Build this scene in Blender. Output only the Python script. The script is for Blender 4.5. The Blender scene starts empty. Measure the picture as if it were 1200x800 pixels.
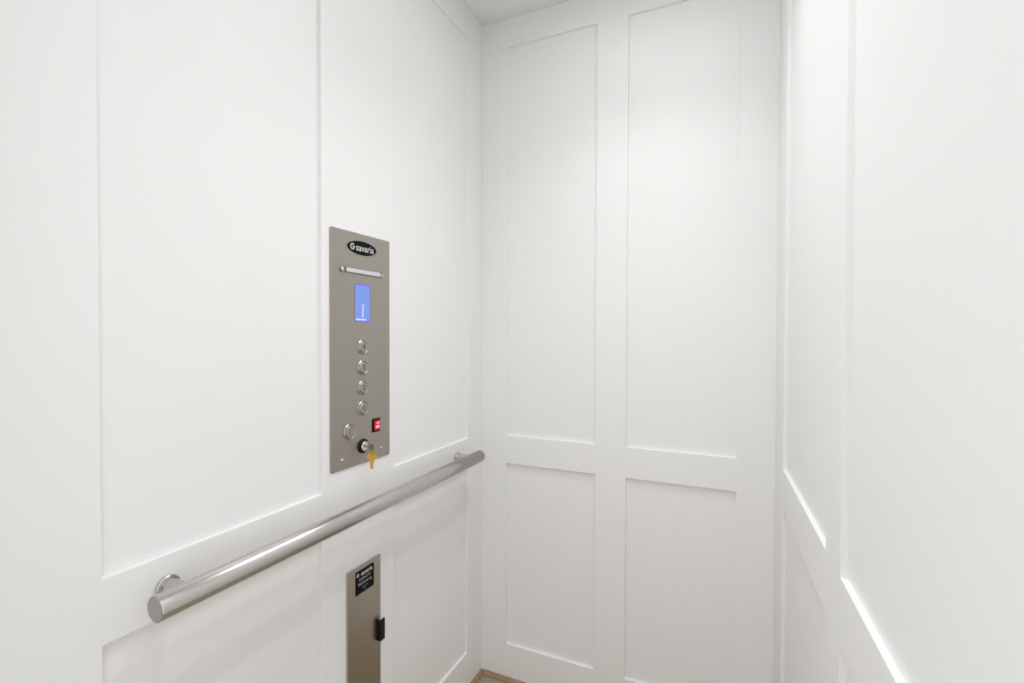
import bpy, bmesh, math, random
from mathutils import Matrix, Vector
random.seed(4)
scene = bpy.context.scene
col = scene.collection
PI = math.pi

# ------------------------------------------------------------------ materials
def new_mat(name):
    m = bpy.data.materials.new(name); m.use_nodes = True
    nt = m.node_tree
    return m, nt, nt.nodes['Principled BSDF'], nt.nodes, nt.links

def plain(name, color, rough=.5, metal=0., emit=None, estr=0., coat=0., trans=0., spec=.5):
    m, nt, b, N, L = new_mat(name)
    b.inputs['Base Color'].default_value = (*color, 1)
    b.inputs['Roughness'].default_value = rough
    b.inputs['Metallic'].default_value = metal
    b.inputs['Coat Weight'].default_value = coat; b.inputs['Specular IOR Level'].default_value = spec
    b.inputs['Transmission Weight'].default_value = trans
    if emit:
        b.inputs['Emission Color'].default_value = (*emit, 1)
        b.inputs['Emission Strength'].default_value = estr
    return m

def paint(name, color, rough, bump=.02, scale=(60, 60, 2.2)):
    """satin wall paint with faint vertical brush and grain marks"""
    m, nt, b, N, L = new_mat(name)
    tc = N.new('ShaderNodeTexCoord'); mp = N.new('ShaderNodeMapping')
    mp.inputs['Scale'].default_value = scale
    no = N.new('ShaderNodeTexNoise'); no.inputs['Scale'].default_value = 3; no.inputs['Detail'].default_value = 5
    L.new(tc.outputs['Object'], mp.inputs['Vector']); L.new(mp.outputs['Vector'], no.inputs['Vector'])
    bp = N.new('ShaderNodeBump'); bp.inputs['Strength'].default_value = bump; bp.inputs['Distance'].default_value = .01
    L.new(no.outputs['Fac'], bp.inputs['Height']); L.new(bp.outputs['Normal'], b.inputs['Normal'])
    mx = N.new('ShaderNodeMix'); mx.data_type = 'RGBA'
    mx.inputs['A'].default_value = (*[c * .985 for c in color], 1); mx.inputs['B'].default_value = (*color, 1)
    L.new(no.outputs['Fac'], mx.inputs['Factor']); L.new(mx.outputs['Result'], b.inputs['Base Color'])
    b.inputs['Roughness'].default_value = rough
    return m

def brushed(name, color, rough, scale, bump=.05, aniso=0.):
    """brushed stainless steel: fine scratches stretched along one axis"""
    m, nt, b, N, L = new_mat(name)
    tc = N.new('ShaderNodeTexCoord'); mp = N.new('ShaderNodeMapping'); mp.inputs['Scale'].default_value = scale
    no = N.new('ShaderNodeTexNoise'); no.inputs['Scale'].default_value = 1; no.inputs['Detail'].default_value = 4
    L.new(tc.outputs['Object'], mp.inputs['Vector']); L.new(mp.outputs['Vector'], no.inputs['Vector'])
    mx = N.new('ShaderNodeMix'); mx.data_type = 'RGBA'
    mx.inputs['A'].default_value = (*[c * .95 for c in color], 1); mx.inputs['B'].default_value = (*[min(1, c * 1.05) for c in color], 1)
    L.new(no.outputs['Fac'], mx.inputs['Factor']); L.new(mx.outputs['Result'], b.inputs['Base Color'])
    mr = N.new('ShaderNodeMapRange'); mr.inputs['To Min'].default_value = rough * .8; mr.inputs['To Max'].default_value = rough * 1.2
    L.new(no.outputs['Fac'], mr.inputs['Value']); L.new(mr.outputs['Result'], b.inputs['Roughness'])
    bp = N.new('ShaderNodeBump'); bp.inputs['Strength'].default_value = bump; bp.inputs['Distance'].default_value = .001
    L.new(no.outputs['Fac'], bp.inputs['Height']); L.new(bp.outputs['Normal'], b.inputs['Normal'])
    b.inputs['Metallic'].default_value = 1
    b.inputs['Anisotropic'].default_value = aniso
    return m

def wood(name, dark, light, rough, scale):
    m, nt, b, N, L = new_mat(name)
    tc = N.new('ShaderNodeTexCoord'); mp = N.new('ShaderNodeMapping'); mp.inputs['Scale'].default_value = scale
    no = N.new('ShaderNodeTexNoise'); no.inputs['Scale'].default_value = 4; no.inputs['Detail'].default_value = 8
    no.inputs['Distortion'].default_value = .6
    L.new(tc.outputs['Object'], mp.inputs['Vector']); L.new(mp.outputs['Vector'], no.inputs['Vector'])
    cr = N.new('ShaderNodeValToRGB'); cr.color_ramp.elements[0].position = .3; cr.color_ramp.elements[1].position = .7
    cr.color_ramp.elements[0].color = (*dark, 1); cr.color_ramp.elements[1].color = (*light, 1)
    L.new(no.outputs['Fac'], cr.inputs['Fac']); L.new(cr.outputs['Color'], b.inputs['Base Color'])
    b.inputs['Roughness'].default_value = rough
    return m

def plank_floor(name):
    m, nt, b, N, L = new_mat(name)
    tc = N.new('ShaderNodeTexCoord')
    mp = N.new('ShaderNodeMapping'); mp.inputs['Rotation'].default_value = (0, 0, PI / 2)
    L.new(tc.outputs['Object'], mp.inputs['Vector'])
    br = N.new('ShaderNodeTexBrick'); br.inputs['Scale'].default_value = 1
    br.inputs['Brick Width'].default_value = 1.2; br.inputs['Row Height'].default_value = .13
    br.inputs['Mortar Size'].default_value = .0012; br.offset = .37
    br.inputs['Color1'].default_value = (.50, .40, .285, 1); br.inputs['Color2'].default_value = (.42, .33, .23, 1)
    br.inputs['Mortar'].default_value = (.08, .06, .045, 1)
    L.new(mp.outputs['Vector'], br.inputs['Vector'])
    m2 = N.new('ShaderNodeMapping'); m2.inputs['Scale'].default_value = (30, 2, 1)
    L.new(tc.outputs['Object'], m2.inputs['Vector'])
    no = N.new('ShaderNodeTexNoise'); no.inputs['Scale'].default_value = 3; no.inputs['Detail'].default_value = 8
    L.new(m2.outputs['Vector'], no.inputs['Vector'])
    mx = N.new('ShaderNodeMix'); mx.data_type = 'RGBA'; mx.blend_type = 'MULTIPLY'; mx.inputs['Factor'].default_value = .45
    L.new(br.outputs['Color'], mx.inputs['A']); L.new(no.outputs['Color'], mx.inputs['B'])
    L.new(mx.outputs['Result'], b.inputs['Base Color'])
    b.inputs['Roughness'].default_value = .45
    return m

def lcd(name):
    """backlit display: pale blue field with a violet-blue rim (the screen gives off this light)"""
    m, nt, b, N, L = new_mat(name)
    tc = N.new('ShaderNodeTexCoord'); sp = N.new('ShaderNodeSeparateXYZ')
    L.new(tc.outputs['Generated'], sp.inputs['Vector'])
    def edge(out):
        s = N.new('ShaderNodeMath'); s.operation = 'SUBTRACT'; L.new(out, s.inputs[0]); s.inputs[1].default_value = .5
        a = N.new('ShaderNodeMath'); a.operation = 'ABSOLUTE'; L.new(s.outputs[0], a.inputs[0]); return a.outputs[0]
    mxm = N.new('ShaderNodeMath'); mxm.operation = 'MAXIMUM'
    L.new(edge(sp.outputs['X']), mxm.inputs[0]); L.new(edge(sp.outputs['Y']), mxm.inputs[1])
    cr = N.new('ShaderNodeValToRGB'); e = cr.color_ramp.elements
    e[0].position = .34; e[0].color = (.17, .31, .78, 1)
    e[1].position = .50; e[1].color = (.10, .08, .72, 1)
    k = e.new(.46); k.color = (.22, .27, .92, 1)
    L.new(mxm.outputs[0], cr.inputs['Fac'])
    b.inputs['Base Color'].default_value = (.02, .02, .05, 1); b.inputs['Roughness'].default_value = .15
    L.new(cr.outputs['Color'], b.inputs['Emission Color']); b.inputs['Emission Strength'].default_value = 1.0
    return m

M = {}
M['wall'] = paint('white_wall_paint', (.885, .882, .876), .42, .012)
M['ceiling'] = paint('white_ceiling_paint', (.87, .87, .86), .7, .02, (20, 20, 20))
M['steel_plate'] = brushed('brushed_steel_plate', (.405, .378, .342), .36, (6, 900, 300), .01)
M['steel_door'] = brushed('brushed_steel_cabinet', (.45, .405, .34), .34, (900, 8, 300), .01)
M['steel_rail'] = brushed('brushed_steel_handrail', (.56, .545, .525), .21, (900, 1.5, 900), .006)
M['steel_cap'] = brushed('brushed_steel_end', (.42, .41, .39), .45, (300, 300, 300), .01)
M['chrome'] = plain('polished_chrome', (.70, .68, .65), .16, 1)
M['button'] = brushed('button_steel', (.39, .37, .33), .38, (400, 400, 100), .03)
M['button_warm'] = brushed('warm_button_steel', (.39, .365, .30), .38, (400, 400, 100), .03)
M['flange'] = plain('flange_steel', (.58, .56, .54), .24, 1)
M['button_ring'] = brushed('button_ring_steel', (.42, .40, .37), .3, (400, 400, 100), .02)
M['black'] = plain('black_plastic', (.004, .004, .004), .45, spec=.2)
M['black_gloss'] = plain('black_label', (.003, .003, .0035), .5, spec=.12)
M['print_dim'] = plain('grey_print', (.42, .42, .43), .5)
M['dark_steel'] = plain('dark_bracket_steel', (.26, .25, .24), .25, 1)
M['print'] = plain('silver_print', (.72, .72, .74), .5)
M['mark'] = plain('engraved_dark', (.09, .075, .06), .6)
M['mark_red'] = plain('engraved_brown_red', (.16, .06, .045), .6)
M['lens'] = plain('frosted_lamp_lens', (.64, .63, .69), .2, 0, (.8, .8, .95), .03, .2)
M['lcd'] = lcd('blue_lcd')
M['lcd_white'] = plain('lcd_white', (.2, .2, .3), .4, 0, (.85, .80, 1.0), 1.0)
M['lcd_pale'] = plain('lcd_pale_text', (.2, .2, .3), .4, 0, (.55, .62, 1.0), 1.0)
M['red'] = plain('lit_red_rocker', (.5, .01, .015), .3, 0, (1.0, .012, .055), .72)
M['red_mark'] = plain('lit_pink_mark', (.8, .5, .5), .4, 0, (1.0, .33, .36), .8)
M['brass'] = plain('brass', (.54, .31, .06), .32, 1)
M['brass_dull'] = plain('dull_brass', (.40, .31, .17), .4, 1)
M['oak'] = wood('light_oak', (.25, .16, .085), (.38, .265, .155), .45, (6, 6, 60))
M['floor'] = plank_floor('plank_floor')
M['lamp'] = plain('lamp_diffuser', (.9, .9, .9), .5, 0, (.985, .99, 1), 42)
M['lamp_rim'] = plain('lamp_rim_white', (.8, .8, .79), .4)

# ------------------------------------------------------------------ helpers
def link(name, bm, mat, parent=None, smooth=None, loc=None):
    me = bpy.data.meshes.new(name)
    bmesh.ops.recalc_face_normals(bm, faces=bm.faces)
    bm.to_mesh(me); bm.free()
    for mm in (mat if isinstance(mat, (list, tuple)) else [mat]): me.materials.append(mm)
    o = bpy.data.objects.new(name, me); col.objects.link(o)
    if parent: o.parent = parent
    if loc: o.location = loc
    if smooth is not None:
        for p in me.polygons: p.use_smooth = True
        me.set_sharp_from_angle(angle=math.radians(smooth))
    return o

def bevel(o, w, seg=2, ang=40):
    b = o.modifiers.new('bevel', 'BEVEL'); b.width = w; b.segments = seg
    b.limit_method = 'ANGLE'; b.angle_limit = math.radians(ang); b.harden_normals = False
    return o

def thing(name, label, cat, loc=(0, 0, 0), mat=None, group=None):
    o = bpy.data.objects.new(name, None); col.objects.link(o)
    o.empty_display_size = .05
    o.matrix_world = Matrix.Translation(loc) @ (mat if mat else Matrix.Identity(4))
    o['label'] = label; o['category'] = cat
    if group: o['group'] = group
    return o

def add_box(bm, x0, x1, y0, y1, z0, z1):
    r = bmesh.ops.create_cube(bm, size=1)
    for v in r['verts']:
        v.co = Vector(((x0 + x1) / 2 + v.co.x * (x1 - x0), (y0 + y1) / 2 + v.co.y * (y1 - y0), (z0 + z1) / 2 + v.co.z * (z1 - z0)))
    return r['verts']

def prism(bm, pts, c0, c1):
    """closed outline (a, b) extruded along c"""
    lo = [bm.verts.new((a, b, c0)) for a, b in pts]; hi = [bm.verts.new((a, b, c1)) for a, b in pts]
    n = len(pts)
    bm.faces.new(lo[::-1]); bm.faces.new(hi)
    for i in range(n): bm.faces.new((lo[i], lo[(i + 1) % n], hi[(i + 1) % n], hi[i]))

def rrect(a0, a1, b0, b1, r, n=6):
    out = []
    for ca, cb, t0 in ((a1 - r, b1 - r, 0), (a0 + r, b1 - r, 90), (a0 + r, b0 + r, 180), (a1 - r, b0 + r, 270)):
        for k in range(n + 1):
            t = math.radians(t0 + 90 * k / n); out.append((ca + r * math.cos(t), cb + r * math.sin(t)))
    return out

def circle(ca, cb, r, n=40, rb=None):
    rb = rb or r
    return [(ca + r * math.cos(2 * PI * k / n), cb + rb * math.sin(2 * PI * k / n)) for k in range(n)]

def lathe(bm, prof, center=(0, 0, 0), n=40, axis='z'):
    """prof: list of (r, h); turned about axis; r = 0 closes on the axis"""
    rings = []
    def at(r, h, t):
        c, s = r * math.cos(t), r * math.sin(t)
        p = {'z': (c, s, h), 'x': (h, c, s), 'y': (s, h, c)}[axis]
        return Vector(center) + Vector(p)
    for r, h in prof:
        if r == 0: rings.append([bm.verts.new(at(0, h, 0))])
        else: rings.append([bm.verts.new(at(r, h, 2 * PI * k / n)) for k in range(n)])
    for A, B in zip(rings, rings[1:]):
        for k in range(n):
            k2 = (k + 1) % n
            if len(A) == 1 and len(B) == 1: continue
            if len(A) == 1: bm.faces.new((A[0], B[k], B[k2]))
            elif len(B) == 1: bm.faces.new((A[k], A[k2], B[0]))
            else: bm.faces.new((A[k], A[k2], B[k2], B[k]))

def torus(bm, R, r, center=(0, 0, 0), n=40, m=10, axis='z', squash=1.):
    pr = [(R + r * math.cos(2 * PI * k / m), squash * r * math.sin(2 * PI * k / m)) for k in range(m + 1)]
    lathe(bm, pr, center, n, axis); bmesh.ops.remove_doubles(bm, verts=bm.verts, dist=1e-6)

def tube(bm, pts, r, n=10):
    rings = []
    for i, p in enumerate(pts):
        p = Vector(p); a = Vector(pts[max(i - 1, 0)]); b = Vector(pts[min(i + 1, len(pts) - 1)])
        t = (b - a).normalized(); u = t.orthogonal().normalized() if i == 0 else (u0 - t * u0.dot(t)).normalized()
        u0 = u; w = t.cross(u)
        rings.append([bm.verts.new(p + r * (math.cos(2 * PI * k / n) * u + math.sin(2 * PI * k / n) * w)) for k in range(n)])
    for A, B in zip(rings, rings[1:]):
        for k in range(n): bm.faces.new((A[k], A[(k + 1) % n], B[(k + 1) % n], B[k]))
    bm.faces.new(rings[0][::-1]); bm.faces.new(rings[-1])

def lettering(name, body, size, loc, mat, parent, bold=0., extrude=.0003, width=1., align='CENTER'):
    """writing built as a real thin mesh, lying on its parent's local plane"""
    cu = bpy.data.curves.new(name, 'FONT'); cu.body = body; cu.size = size; cu.align_x = align; cu.align_y = 'CENTER'
    cu.extrude = extrude; cu.offset = bold; cu.resolution_u = 4
    tmp = bpy.data.objects.new(name + '_source', cu); col.objects.link(tmp)
    bpy.context.view_layer.update()
    me = bpy.data.meshes.new_from_object(tmp.evaluated_get(bpy.context.evaluated_depsgraph_get()))
    bpy.data.objects.remove(tmp); bpy.data.curves.remove(cu)
    me.materials.clear(); me.materials.append(mat)
    me.transform(Matrix.Diagonal((width, 1, 1, 1)))
    o = bpy.data.objects.new(name, me); col.objects.link(o); o.parent = parent; o.location = loc
    return o

# ------------------------------------------------------------------ the lift car
ZC = 2.312                              # ceiling height
ZT, ZU, ZL, ZB = 2.2146, .8668, .769, .1295   # panel top / upper panel bottom / lower panel top / lower panel bottom
RECESS = .009
W, S = .92806, -.0429                   # width at the back, splay of the right-hand wall
FRONT = -1.42                           # where the side walls end, at the doorway

def framed_wall(name, mw, u0, u1, cols_, rows_, height):
    """Flat-panel wainscot wall. local a = along, b = up, c = out into the car; panels sit RECESS behind the frame."""
    us = sorted({u0, u1, *[x for c in cols_ for x in c]}); vs = sorted({0., height, *[x for r in rows_ for x in r]})
    bm = bmesh.new(); T = .024
    cache = {}
    def V(a, b, c):
        k = (round(a, 5), round(b, 5), c)
        if k not in cache: cache[k] = bm.verts.new((a, b, c))
        return cache[k]
    def hole(i, j):
        if i < 0 or j < 0 or i >= len(us) - 1 or j >= len(vs) - 1: return None
        a, b = (us[i] + us[i + 1]) / 2, (vs[j] + vs[j + 1]) / 2
        return any(c[0] < a < c[1] for c in cols_) and any(r[0] < b < r[1] for r in rows_)
    for i in range(len(us) - 1):
        for j in range(len(vs) - 1):
            if hole(i, j): continue
            a0, a1, b0, b1 = us[i], us[i + 1], vs[j], vs[j + 1]
            bm.faces.new((V(a0, b0, 0), V(a1, b0, 0), V(a1, b1, 0), V(a0, b1, 0)))
            bm.faces.new((V(a0, b0, -T), V(a0, b1, -T), V(a1, b1, -T), V(a1, b0, -T)))
            for di, dj, p, q in ((-1, 0, (a0, b0), (a0, b1)), (1, 0, (a1, b0), (a1, b1)), (0, -1, (a0, b0), (a1, b0)), (0, 1, (a0, b1), (a1, b1))):
                if hole(i + di, j + dj) is not False:
                    bm.faces.new((V(*p, 0), V(*q, 0), V(*q, -T), V(*p, -T)))
    w = link(name, bm, M['wall']); w.matrix_world = mw
    w['kind'] = 'structure'
    bevel(w, .0011, 2)
    for c in cols_:
        for r in rows_:
            b2 = bmesh.new(); add_box(b2, c[0], c[1], r[0], r[1], -T, -RECESS)
            link('recessed_panel', b2, M['wall'], w)
    return w

def basis(X, Y, Z, o):
    m = Matrix.Identity(4)
    for i in range(3): m[i][0], m[i][1], m[i][2], m[i][3] = X[i], Y[i], Z[i], o[i]
    return m
LEFT = basis((0, 1, 0), (0, 0, 1), (1, 0, 0), (0, 0, 0))        # a runs to the back of the car, c points into it
BACK = basis((1, 0, 0), (0, 0, 1), (0, -1, 0), (0, 0, 0))
q = math.hypot(1, S)
RIGHT = basis((-S / q, -1 / q, 0), (0, 0, 1), (-1 / q, S / q, 0), (W, 0, 0))   # a runs from the back corner to the doorway

framed_wall('wall_left', LEFT, FRONT, 0, [(-1.1532, -.7428), (-.4961, -.1040)], [(ZB, ZL), (ZU, ZT)], ZC)
framed_wall('wall_back', BACK, -.024, W + .024, [(.0978, .4142), (.5138, .8302)], [(ZB, ZL), (ZU, ZT)], ZC)
DR = .0198
framed_wall('wall_right', RIGHT, 0, 1.42, [(.1575 * q, .6471 * q), (.7405 * q, 1.245 * q)], [(ZB + DR, ZL + DR), (ZU + DR, ZT)], ZC)

bm = bmesh.new(); add_box(bm, -.024, 1.05, -3.2, .024, -.03, 0)
fl = link('floor', bm, M['floor']); fl['kind'] = 'structure'

# ceiling with four round openings' worth of recessed lamps (lamps are things of their own)
bm = bmesh.new(); add_box(bm, -.024, 1.05, FRONT, .024, ZC, ZC + .03)
ce = link('ceiling', bm, M['ceiling']); ce['kind'] = 'structure'

# unseen front return and header, added to cut doorway light on near-left wall
bm = bmesh.new()
F0, F1, HD = .20, .93, 2.08
o_ = [(-.024, 0), (F0, 0), (F0, HD), (F1, HD), (F1, 0), (1.05, 0), (1.05, ZC), (-.024, ZC)]
prism(bm, o_, 0, .05)
fr = link('wall_front_blocker', bm, M['wall']); fr.matrix_world = basis((1, 0, 0), (0, 0, 1), (0, -1, 0), (0, FRONT, 0)); fr['kind'] = 'structure'

# oak shoe moulding round the foot of the walls (quarter round)
def moulding(name, mw, a0, a1):
    r = .0155
    prof = [(0, 0)] + [(r * math.cos(t), .0135 * math.sin(t)) for t in [PI / 2 * k / 8 for k in range(9)]]
    bm = bmesh.new()
    A = [bm.verts.new((a0, h, c)) for c, h in prof]; B = [bm.verts.new((a1, h, c)) for c, h in prof]
    n = len(prof); bm.faces.new(A); bm.faces.new(B[::-1])
    for i in range(n): bm.faces.new((A[i], A[(i + 1) % n], B[(i + 1) % n], B[i]))
    o = link(name, bm, M['oak'], smooth=50); o.matrix_world = mw; o['kind'] = 'structure'
moulding('baseboard_left', LEFT, FRONT, 0)
moulding('baseboard_back', BACK, .0155, W - .0155)
moulding('baseboard_right', RIGHT, 0, 1.42)

# ------------------------------------------------------------------ handrail
XR, ZR, RR = .058, .8172, .0195
Y0, Y1 = -1.1155, -.1215
hr = thing('handrail', 'round brushed steel handrail running along the left wall', 'handrail', (0, (Y0 + Y1) / 2, ZR))
L2 = (Y1 - Y0) / 2
bm = bmesh.new()
lathe(bm, [(RR - .0008, -L2), (RR, -L2 + .0008), (RR, L2 - .0008), (RR - .0008, L2)], (XR, 0, 0), 64, 'y')
link('rail', bm, M['steel_rail'], hr, 60)
for s in (-1, 1):
    bm = bmesh.new()
    lathe(bm, [(0, s * (L2 + .0004)), (RR - .0012, s * (L2 + .0004)), (RR - .0009, s * (L2 - .001)), (0, s * (L2 - .001))], (XR, 0, 0), 64, 'y')
    c = link('end_cap', bm, M['steel_cap'], hr, 40); c['label'] = 'flat satin end cap'
for y in (-1.066, -.174):
    bm = bmesh.new()
    lathe(bm, [(.0135, .006), (.0135, XR - .012)], (0, y - hr.location.y, 0), 32, 'x')
    br = link('bracket', bm, M['steel_rail'], hr, 40)
    bm = bmesh.new()
    lathe(bm, [(0, .0002), (.0172, .0002), (.0178, .001), (.0178, .0064), (.0168, .0074), (.0150, .0074), (.0146, .0095), (.0, .0095)], (0, y - hr.location.y, 0), 48, 'x')
    f = link('flange', bm, M['flange'], br, 35); f['label'] = 'round polished flange on the wall'

# ------------------------------------------------------------------ control panel
CY, CZ = -.6183, 1.1835
cop = thing('control_panel', 'tall brushed steel lift control panel with buttons and blue screen on left wall', 'control panel', (0, CY, CZ), LEFT)
def A(y): return y - CY
def B(z): return z - CZ
HW, HH, PT = .1022, .2775, .003
bm = bmesh.new(); prism(bm, rrect(-HW, HW, -HH, HH, .006), .0002, PT)
fp = link('face_plate', bm, M['steel_plate'], cop); bevel(fp, .0006, 2)

# maker's badge: black oval with silver mark and word
bm = bmesh.new(); prism(bm, circle(0, 0, .0495, 64, .0166), 0, .0010)
bd = link('badge', bm, M['black_gloss'], cop, 40, (A(-.6183), B(1.4268), PT)); bd['label'] = 'black oval badge with silver lettering'
def swirl(parent, ca, cb, r, c):
    bm = bmesh.new()
    t = r * .34
    outer = [(r * math.cos(math.radians(a)), r * math.sin(math.radians(a))) for a in range(38, 361, 8)]
    inner = [((r - t) * math.cos(math.radians(a)), (r - t) * math.sin(math.radians(a))) for a in range(360, 37, -8)]
    pts = outer + [(r, -r * .02), (r * .98, r * .16), (.0, r * .16), (.0, -r * .16), (r - t, -r * .16)] + [p for p in inner if not (p[0] > 0 and -r * .16 < p[1] < 0)]
    prism(bm, pts, 0, .0004)
    return link('emblem', bm, M['print'], parent, None, (ca, cb, c))
swirl(bd, -.0338, .0003, .0074, .0010)
lettering('word', 'savaria', .0235, (.0085, -.0002, .0012), M['print'], bd, .00004, .0003, .98)

# emergency light bar
lb_y, lb_z = -.6171, 1.3697
bm = bmesh.new(); prism(bm, rrect(-.0745, .0745, -.0068, .0068, .0062), 0, .0026)
lb = link('light_bar', bm, M['dark_steel'], cop, None, (A(lb_y), B(lb_z), PT)); bevel(lb, .0006, 2); lb['label'] = 'slim emergency light with clear lens'
bm = bmesh.new(); prism(bm, rrect(-.0585, .0585, -.0050, .0050, .002), .0026, .0062)
ln = link('lens', bm, M['lens'], lb); bevel(ln, .0012, 3)
for s in (-1, 1):
    bm = bmesh.new(); lathe(bm, [(0, .0054), (.0024, .005), (.0046, .0036), (.0050, .0026), (0, .0026)], (s * .0685, 0, 0), 24)
    link('screw', bm, M['chrome'], lb, 35)

# blue display
sc_y, sc_z = -.6178, 1.2950
SW, SH = .0262, .0450
bm = bmesh.new()
o4 = [(-SW - .0012, -SH - .0012), (SW + .0012, -SH - .0012), (SW + .0012, SH + .0012), (-SW - .0012, SH + .0012)]
i4 = [(-SW, -SH), (SW, -SH), (SW, SH), (-SW, SH)]
vo = [bm.verts.new((*p, .0)) for p in o4]; vt = [bm.verts.new((*p, .0008)) for p in o4]; vi = [bm.verts.new((*p, .0008)) for p in i4]; vb = [bm.verts.new((*p, .0)) for p in i4]
for k in range(4):
    n = (k + 1) % 4
    bm.faces.new((vo[k], vo[n], vt[n], vt[k])); bm.faces.new((vt[k], vt[n], vi[n], vi[k])); bm.faces.new((vi[k], vi[n], vb[n], vb[k])); bm.faces.new((vb[k], vb[n], vo[n], vo[k]))
ds = link('display', bm, M['steel_plate'], cop, None, (A(sc_y), B(sc_z), PT)); ds['label'] = 'lit blue screen showing the floor'
bm = bmesh.new(); add_box(bm, -SW, SW, -SH, SH, .0, .0005)
link('screen', bm, M['lcd'], ds)
bm = bmesh.new(); prism(bm, [(-.0014, -.0330), (.0010, -.0330), (.0022, -.018), (.0026, -.0035), (.0016, -.0015), (.0004, -.0035), (-.0004, -.018)], .0005, .0009)
link('floor_digit', bm, M['lcd_white'], ds)
bm = bmesh.new(); prism(bm, rrect(-.0235, .0125, -.0415, -.0380, .0012), .0005, .0008)
link('status_line', bm, M['lcd_pale'], ds)

# floor buttons
def make_button(y, z, r, face):
    bm = bmesh.new()
    lathe(bm, [(r, 0), (r, .0016), (r - .0012, .0030), (r - .0030, .0032), (r - .0042, .0020), (r - .0042, .0)], (0, 0, 0), 48)
    o = link('floor_button', bm, M['button_ring'], cop, 35, (A(y), B(z), PT))
    bm = bmesh.new()
    lathe(bm, [(r - .0046, 0), (r - .0046, .0030), (r - .0058, .0042), (0, .0045)], (0, 0, 0), 48)
    link('button_face', bm, face, o, 40)
    return o
b0 = make_button(-.6168, 1.1893, .0186, M['button'])
lettering('numeral', '4', .0165, (.0003, 0, .0046), M['mark'], b0, .0002)
for n_, z in (('3', 1.1393), ('2', 1.0907), ('1', 1.0406)):
    c = b0.copy(); col.objects.link(c); c.location = (A(-.6168), B(z), PT)
    for ch in b0.children:
        if ch.name.startswith('button_face'):
            d = ch.copy(); col.objects.link(d); d.parent = c
    lettering('numeral', n_, .0165, (.0003, 0, .0046), M['mark_red'] if n_ == '3' else M['mark'], c, .0002)
al = make_button(-.6627, .9908, .0198, M['button_warm']); al.name = 'alarm_button'; al['label'] = 'plain larger button at lower left, bell mark'
bm = bmesh.new()                                                     # bell mark
bell = [(-.0062, -.0040), (.0062, -.0040), (.0044, -.0020), (.0040, .0025), (.0024, .0048), (.0006, .0054), (.0006, .0066), (-.0006, .0066), (-.0006, .0054), (-.0024, .0048), (-.0040, .0025), (-.0044, -.0020)]
prism(bm, bell, .0044, .0049)
link('bell_mark', bm, M['button'], al)

# red stop rocker
rk = None
bm = bmesh.new(); prism(bm, rrect(-.0132, .0132, -.0168, .0168, .0012), 0, .0022)
rk = link('stop_switch', bm, M['black'], cop, None, (A(-.5701), B(.9916), PT)); bevel(rk, .0005, 2); rk['label'] = 'black framed red rocker switch, lit'
bm = bmesh.new()                                                     # rocker: two slopes meeting at a shallow valley
pr = [(-.0108, .0020), (.0108, .0020), (.0108, .0062), (.0015, .0036), (-.0108, .0046)]
Lv = [bm.verts.new((-.0070, b, c)) for b, c in pr]; Rv = [bm.verts.new((.0092, b, c)) for b, c in pr]
bm.faces.new(Lv); bm.faces.new(Rv[::-1])
for i in range(5): bm.faces.new((Lv[i], Lv[(i + 1) % 5], Rv[(i + 1) % 5], Rv[i]))
link('rocker', bm, M['red'], rk)
bm = bmesh.new(); prism(bm, rrect(-.0015, .0055, .0040, .0072, .0012), .0042, .0060)
link('switch_mark', bm, M['red_mark'], rk)
bm = bmesh.new(); prism(bm, rrect(-.0045, .0080, -.0060, -.0020, .0014), .0038, .0050)
link('switch_mark', bm, M['red_mark'], rk)

# key switch
ks_y, ks_z = -.6168, .9484
bm = bmesh.new(); lathe(bm, [(.0176, 0), (.0176, .0022), (.0160, .0042), (.0124, .0046), (.0120, .0030), (.0120, 0)], (0, 0, 0), 48)
ks = link('key_switch', bm, M['black'], cop, 35, (A(ks_y), B(ks_z), PT)); ks['label'] = 'round key lock with black collar'
bm = bmesh.new(); lathe(bm, [(.0119, 0), (.0119, .0064), (.0106, .0078), (.0030, .0078), (0, .0078)], (0, 0, 0), 40)
link('lock_cylinder', bm, M['chrome'], ks, 35)

for y, z in ((-.6855, .9300), (-.5502, .9302)):
    bm = bmesh.new(); lathe(bm, [(0, .0024), (.0018, .0022), (.0034, .0010), (.0038, 0)], (0, 0, 0), 24)
    link('screw', bm, M['chrome'], cop, 40, (A(y), B(z), PT))

# keys ------------------------------------------------------------
def key_outline(bow_w, bow_h, shank_w, shank_l):
    """flat key: bow at the top (b from 0 down to -bow_h), toothed blade below"""
    w, h = bow_w / 2, bow_h
    bow = [(.35 * w, 0), (.62 * w, -.10 * h), (.66 * w, -.28 * h), (.92 * w, -.36 * h), (w, -.58 * h), (.84 * w, -.82 * h), (.55 * w, -.92 * h), (shank_w * .62, -h)]
    e = -h - shank_l
    blade_r = [(shank_w * .62, -h - .12 * shank_l), (shank_w * .5, -h - .16 * shank_l), (shank_w * .5, -h - .34 * shank_l), (shank_w * .22, -h - .42 * shank_l), (shank_w * .42, -h - .52 * shank_l),
               (shank_w * .15, -h - .64 * shank_l), (shank_w * .40, -h - .76 * shank_l), (shank_w * .3, e + .05 * shank_l), (0, e)]
    blade_l = [(-shank_w * .4, e + .12 * shank_l), (-shank_w * .5, -h - .16 * shank_l), (-shank_w * .62, -h - .12 * shank_l)]
    left = [(-a, b) for a, b in bow[::-1]]
    return bow + blade_r + blade_l + left
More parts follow.
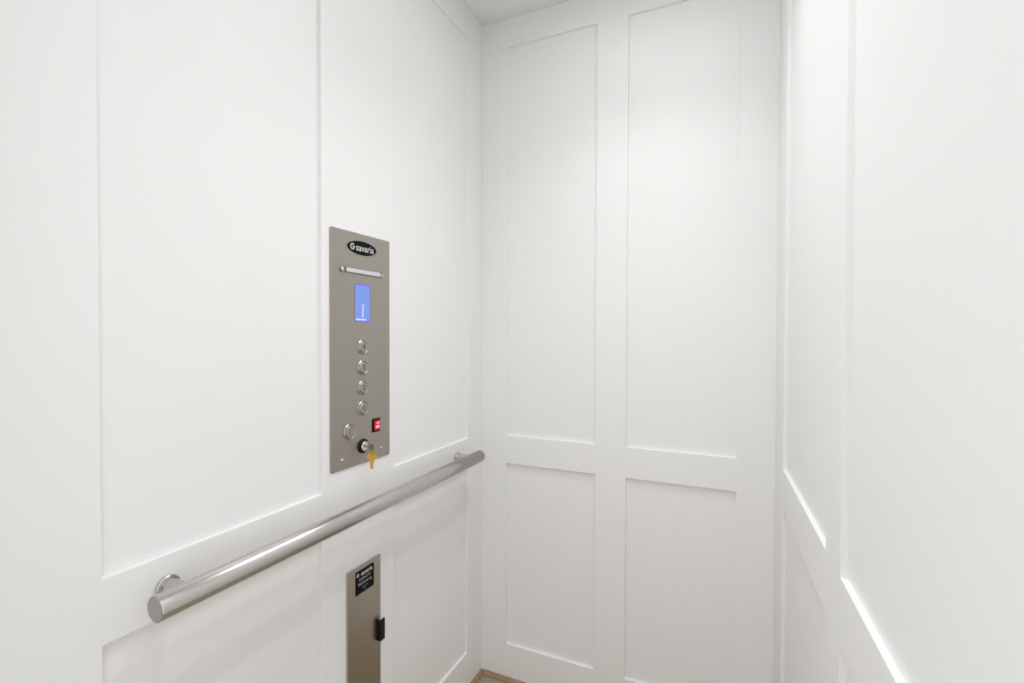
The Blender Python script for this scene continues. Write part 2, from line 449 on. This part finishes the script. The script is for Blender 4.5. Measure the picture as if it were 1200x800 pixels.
# key standing in the lock: lies edge-on in a vertical plane, blade inside the cylinder
kl = thing('key', 'dull brass key pushed into the round key lock of the control panel', 'key', (PT + .0078, ks_y, ks_z))
bm = bmesh.new(); prism(bm, [(-.0030, 0), (-.0030, .012), (-.0070, .0145), (-.0084, .0195), (-.0070, .0245), (-.0034, .0265), (.0034, .0265), (.0070, .0245), (.0084, .0195), (.0070, .0145), (.0030, .012), (.0030, 0)], -.0008, .0008)
for v in bm.verts: v.co = Vector((v.co.y, v.co.z, v.co.x))
o = link('key_bow', bm, M['brass_dull'], kl); bevel(o, .0004, 2)
# split ring through the bow, second key hanging from it
rx, ry, rz = PT + .0078 + .0200, ks_y, ks_z - .0100
kr = thing('key_ring', 'small brass ring linking the two keys at the lock', 'key ring', (rx, ry, rz))
bm = bmesh.new(); torus(bm, .0075, .0008, (0, 0, 0), 32, 8, 'y')
for v in bm.verts:
    v.co.y += 0
link('ring', bm, M['brass_dull'], kr, 60)
k2 = thing('key', 'bright gold brass key hanging below the key lock of the control panel', 'key', (rx, ry, rz - .0062))
bm = bmesh.new()
outer = key_outline(.0280, .0175, .0088, .0225)
vo = [bm.verts.new((p, q_, 0)) for p, q_ in outer]; vi = [bm.verts.new((p, q_ - .0038, 0)) for p, q_ in circle(0, 0, .0020, 12)]
ed = [bm.edges.new((L_[k], L_[(k + 1) % len(L_)])) for L_ in (vo, vi) for k in range(len(L_))]
bmesh.ops.triangle_fill(bm, edges=ed, use_beauty=True, use_dissolve=False)
ex = bmesh.ops.extrude_face_region(bm, geom=bm.faces[:])
for v in [g for g in ex['geom'] if isinstance(g, bmesh.types.BMVert)]: v.co.z += .0022
for v in bm.verts: v.co = Vector((v.co.z - .0011, v.co.x, v.co.y + .0026))
bmesh.ops.transform(bm, matrix=Matrix.Rotation(math.radians(-45), 4, 'Z'), verts=bm.verts)
o = link('key_body', bm, M['brass'], k2)

# ------------------------------------------------------------------ steel phone cabinet below the rail
PY, PTOP, PBOT = -.6137, .6585, .235
ph = thing('wall_cabinet', 'narrow brushed steel wall cabinet with black capacity label below the handrail', 'cabinet', (0, PY, PTOP), LEFT)
bm = bmesh.new(); prism(bm, rrect(-.0572, .0572, PBOT - PTOP, 0, .0012, 3), .0002, .0060)
dr = link('door', bm, M['steel_door'], ph); bevel(dr, .0006, 2)
bm = bmesh.new(); prism(bm, rrect(-.0323, .0323, -.0285, .0285, .0035), 0, .0006)
lab = link('capacity_label', bm, M['black_gloss'], dr, None, (-.0009, .6217 - PTOP, .0060)); lab['label'] = 'black label with silver writing'
swirl(lab, -.0245, .0190, .0046, .0006)
lettering('label_line', 'savaria', .0150, (.0062, .0186, .0009), M['print'], lab, .00012, .0002)
lettering('label_line', 'CAPACITY', .0088, (0, .0055, .0009), M['print_dim'], lab, .0, .0002)
lettering('label_line', '950 lb/431 kg', .0094, (0, -.0055, .0009), M['print_dim'], lab, .0, .0002, .95)
for dz, w in ((-.0148, .020), (-.0205, .010)):                       # two further lines, too fine to read
    b2 = bmesh.new()
    n = int(w / .0032)
    for k in range(n):
        a = -w / 2 + k * w / n
        add_box(b2, a, a + w / n * .66, dz - .0007, dz + .0007, .0006, .0009)
    link('fine_print', b2, M['print_dim'], lab)
# black pull: folded angle with a lip standing off the door edge
bm = bmesh.new()
pts = [(0, 0), (.0030, 0), (.0030, .0085), (.0172, .0085), (.0172, .0115), (0, .0115)]
h0, h1 = .4440 - PTOP, .4975 - PTOP
lo = [bm.verts.new((a, h0, c)) for a, c in pts]; hi = [bm.verts.new((a, h1, c)) for a, c in pts]
bm.faces.new(lo); bm.faces.new(hi[::-1])
for i in range(6): bm.faces.new((lo[i], lo[(i + 1) % 6], hi[(i + 1) % 6], hi[i]))
hd = link('handle', bm, M['black'], ph, None, (-.570 - PY - .0005, 0, .0060)); bevel(hd, .0006, 2); hd['label'] = 'black pull on the right edge'

# ------------------------------------------------------------------ recessed ceiling lamps
LAMPS = [(.47, -.42), (.70, -.42), (.47, -.88), (.70, -.88)]
for i, (x, y) in enumerate(LAMPS):
    near = 'back wall' if y > -.6 else 'doorway'
    side = 'right wall' if x > .6 else 'middle of ceiling'
    t = thing('ceiling_light', f'round recessed ceiling light by the {near}, {side}', 'ceiling light', (x, y, ZC), None, 'recessed ceiling lights')
    bm = bmesh.new(); lathe(bm, [(.050, 0), (.050, -.002), (.047, -.004), (.040, -.004), (.038, -.001), (.038, 0)], (0, 0, 0), 40)
    link('rim', bm, M['lamp_rim'], t, 40)
    bm = bmesh.new(); lathe(bm, [(.0378, -.0002), (.0378, -.0014), (0, -.0014)], (0, 0, 0), 40)
    link('diffuser', bm, M['lamp'], t, 40)
    ld = bpy.data.lights.new('ceiling_lamp', 'SPOT'); ld.energy = 9.0; ld.color = (.985, .995, 1)
    ld.spot_size = math.radians(108); ld.spot_blend = 1.0; ld.shadow_soft_size = .03
    lo_ = bpy.data.objects.new('ceiling_lamp', ld); col.objects.link(lo_); lo_.location = (x, y, ZC - .012)

# ------------------------------------------------------------------ light from the hall (through the open doorway)
wd = bpy.data.worlds.new('hall_light'); scene.world = wd; wd.use_nodes = True
bg = wd.node_tree.nodes['Background']; bg.inputs['Color'].default_value = (.985, .993, 1, 1); bg.inputs['Strength'].default_value = 1.45

# ------------------------------------------------------------------ camera
F, YAW, PITCH, ROLL = 570.7524, 24.68952, -.89495, .17553
a, b, c = map(math.radians, (YAW, PITCH, ROLL))
fw = Vector((-math.sin(a) * math.cos(b), math.cos(a) * math.cos(b), math.sin(b)))
r = Vector((math.cos(a), math.sin(a), 0)); u = r.cross(fw)
r2 = r * math.cos(c) + u * math.sin(c); u2 = -r * math.sin(c) + u * math.cos(c)
cd = bpy.data.cameras.new('camera'); cam = bpy.data.objects.new('camera', cd); col.objects.link(cam)
cam.matrix_world = basis(r2, u2, -fw, (.82556, -1.53918, 1.222))
cd.sensor_fit = 'HORIZONTAL'; cd.sensor_width = 36; cd.lens = F / 1200 * 36; cd.clip_start = .01
scene.camera = cam
vs_ = scene.view_settings
vs_.view_transform = 'Standard'; vs_.look = 'None'; vs_.gamma = 1; vs_.use_curve_mapping = False; vs_.exposure = -0.03
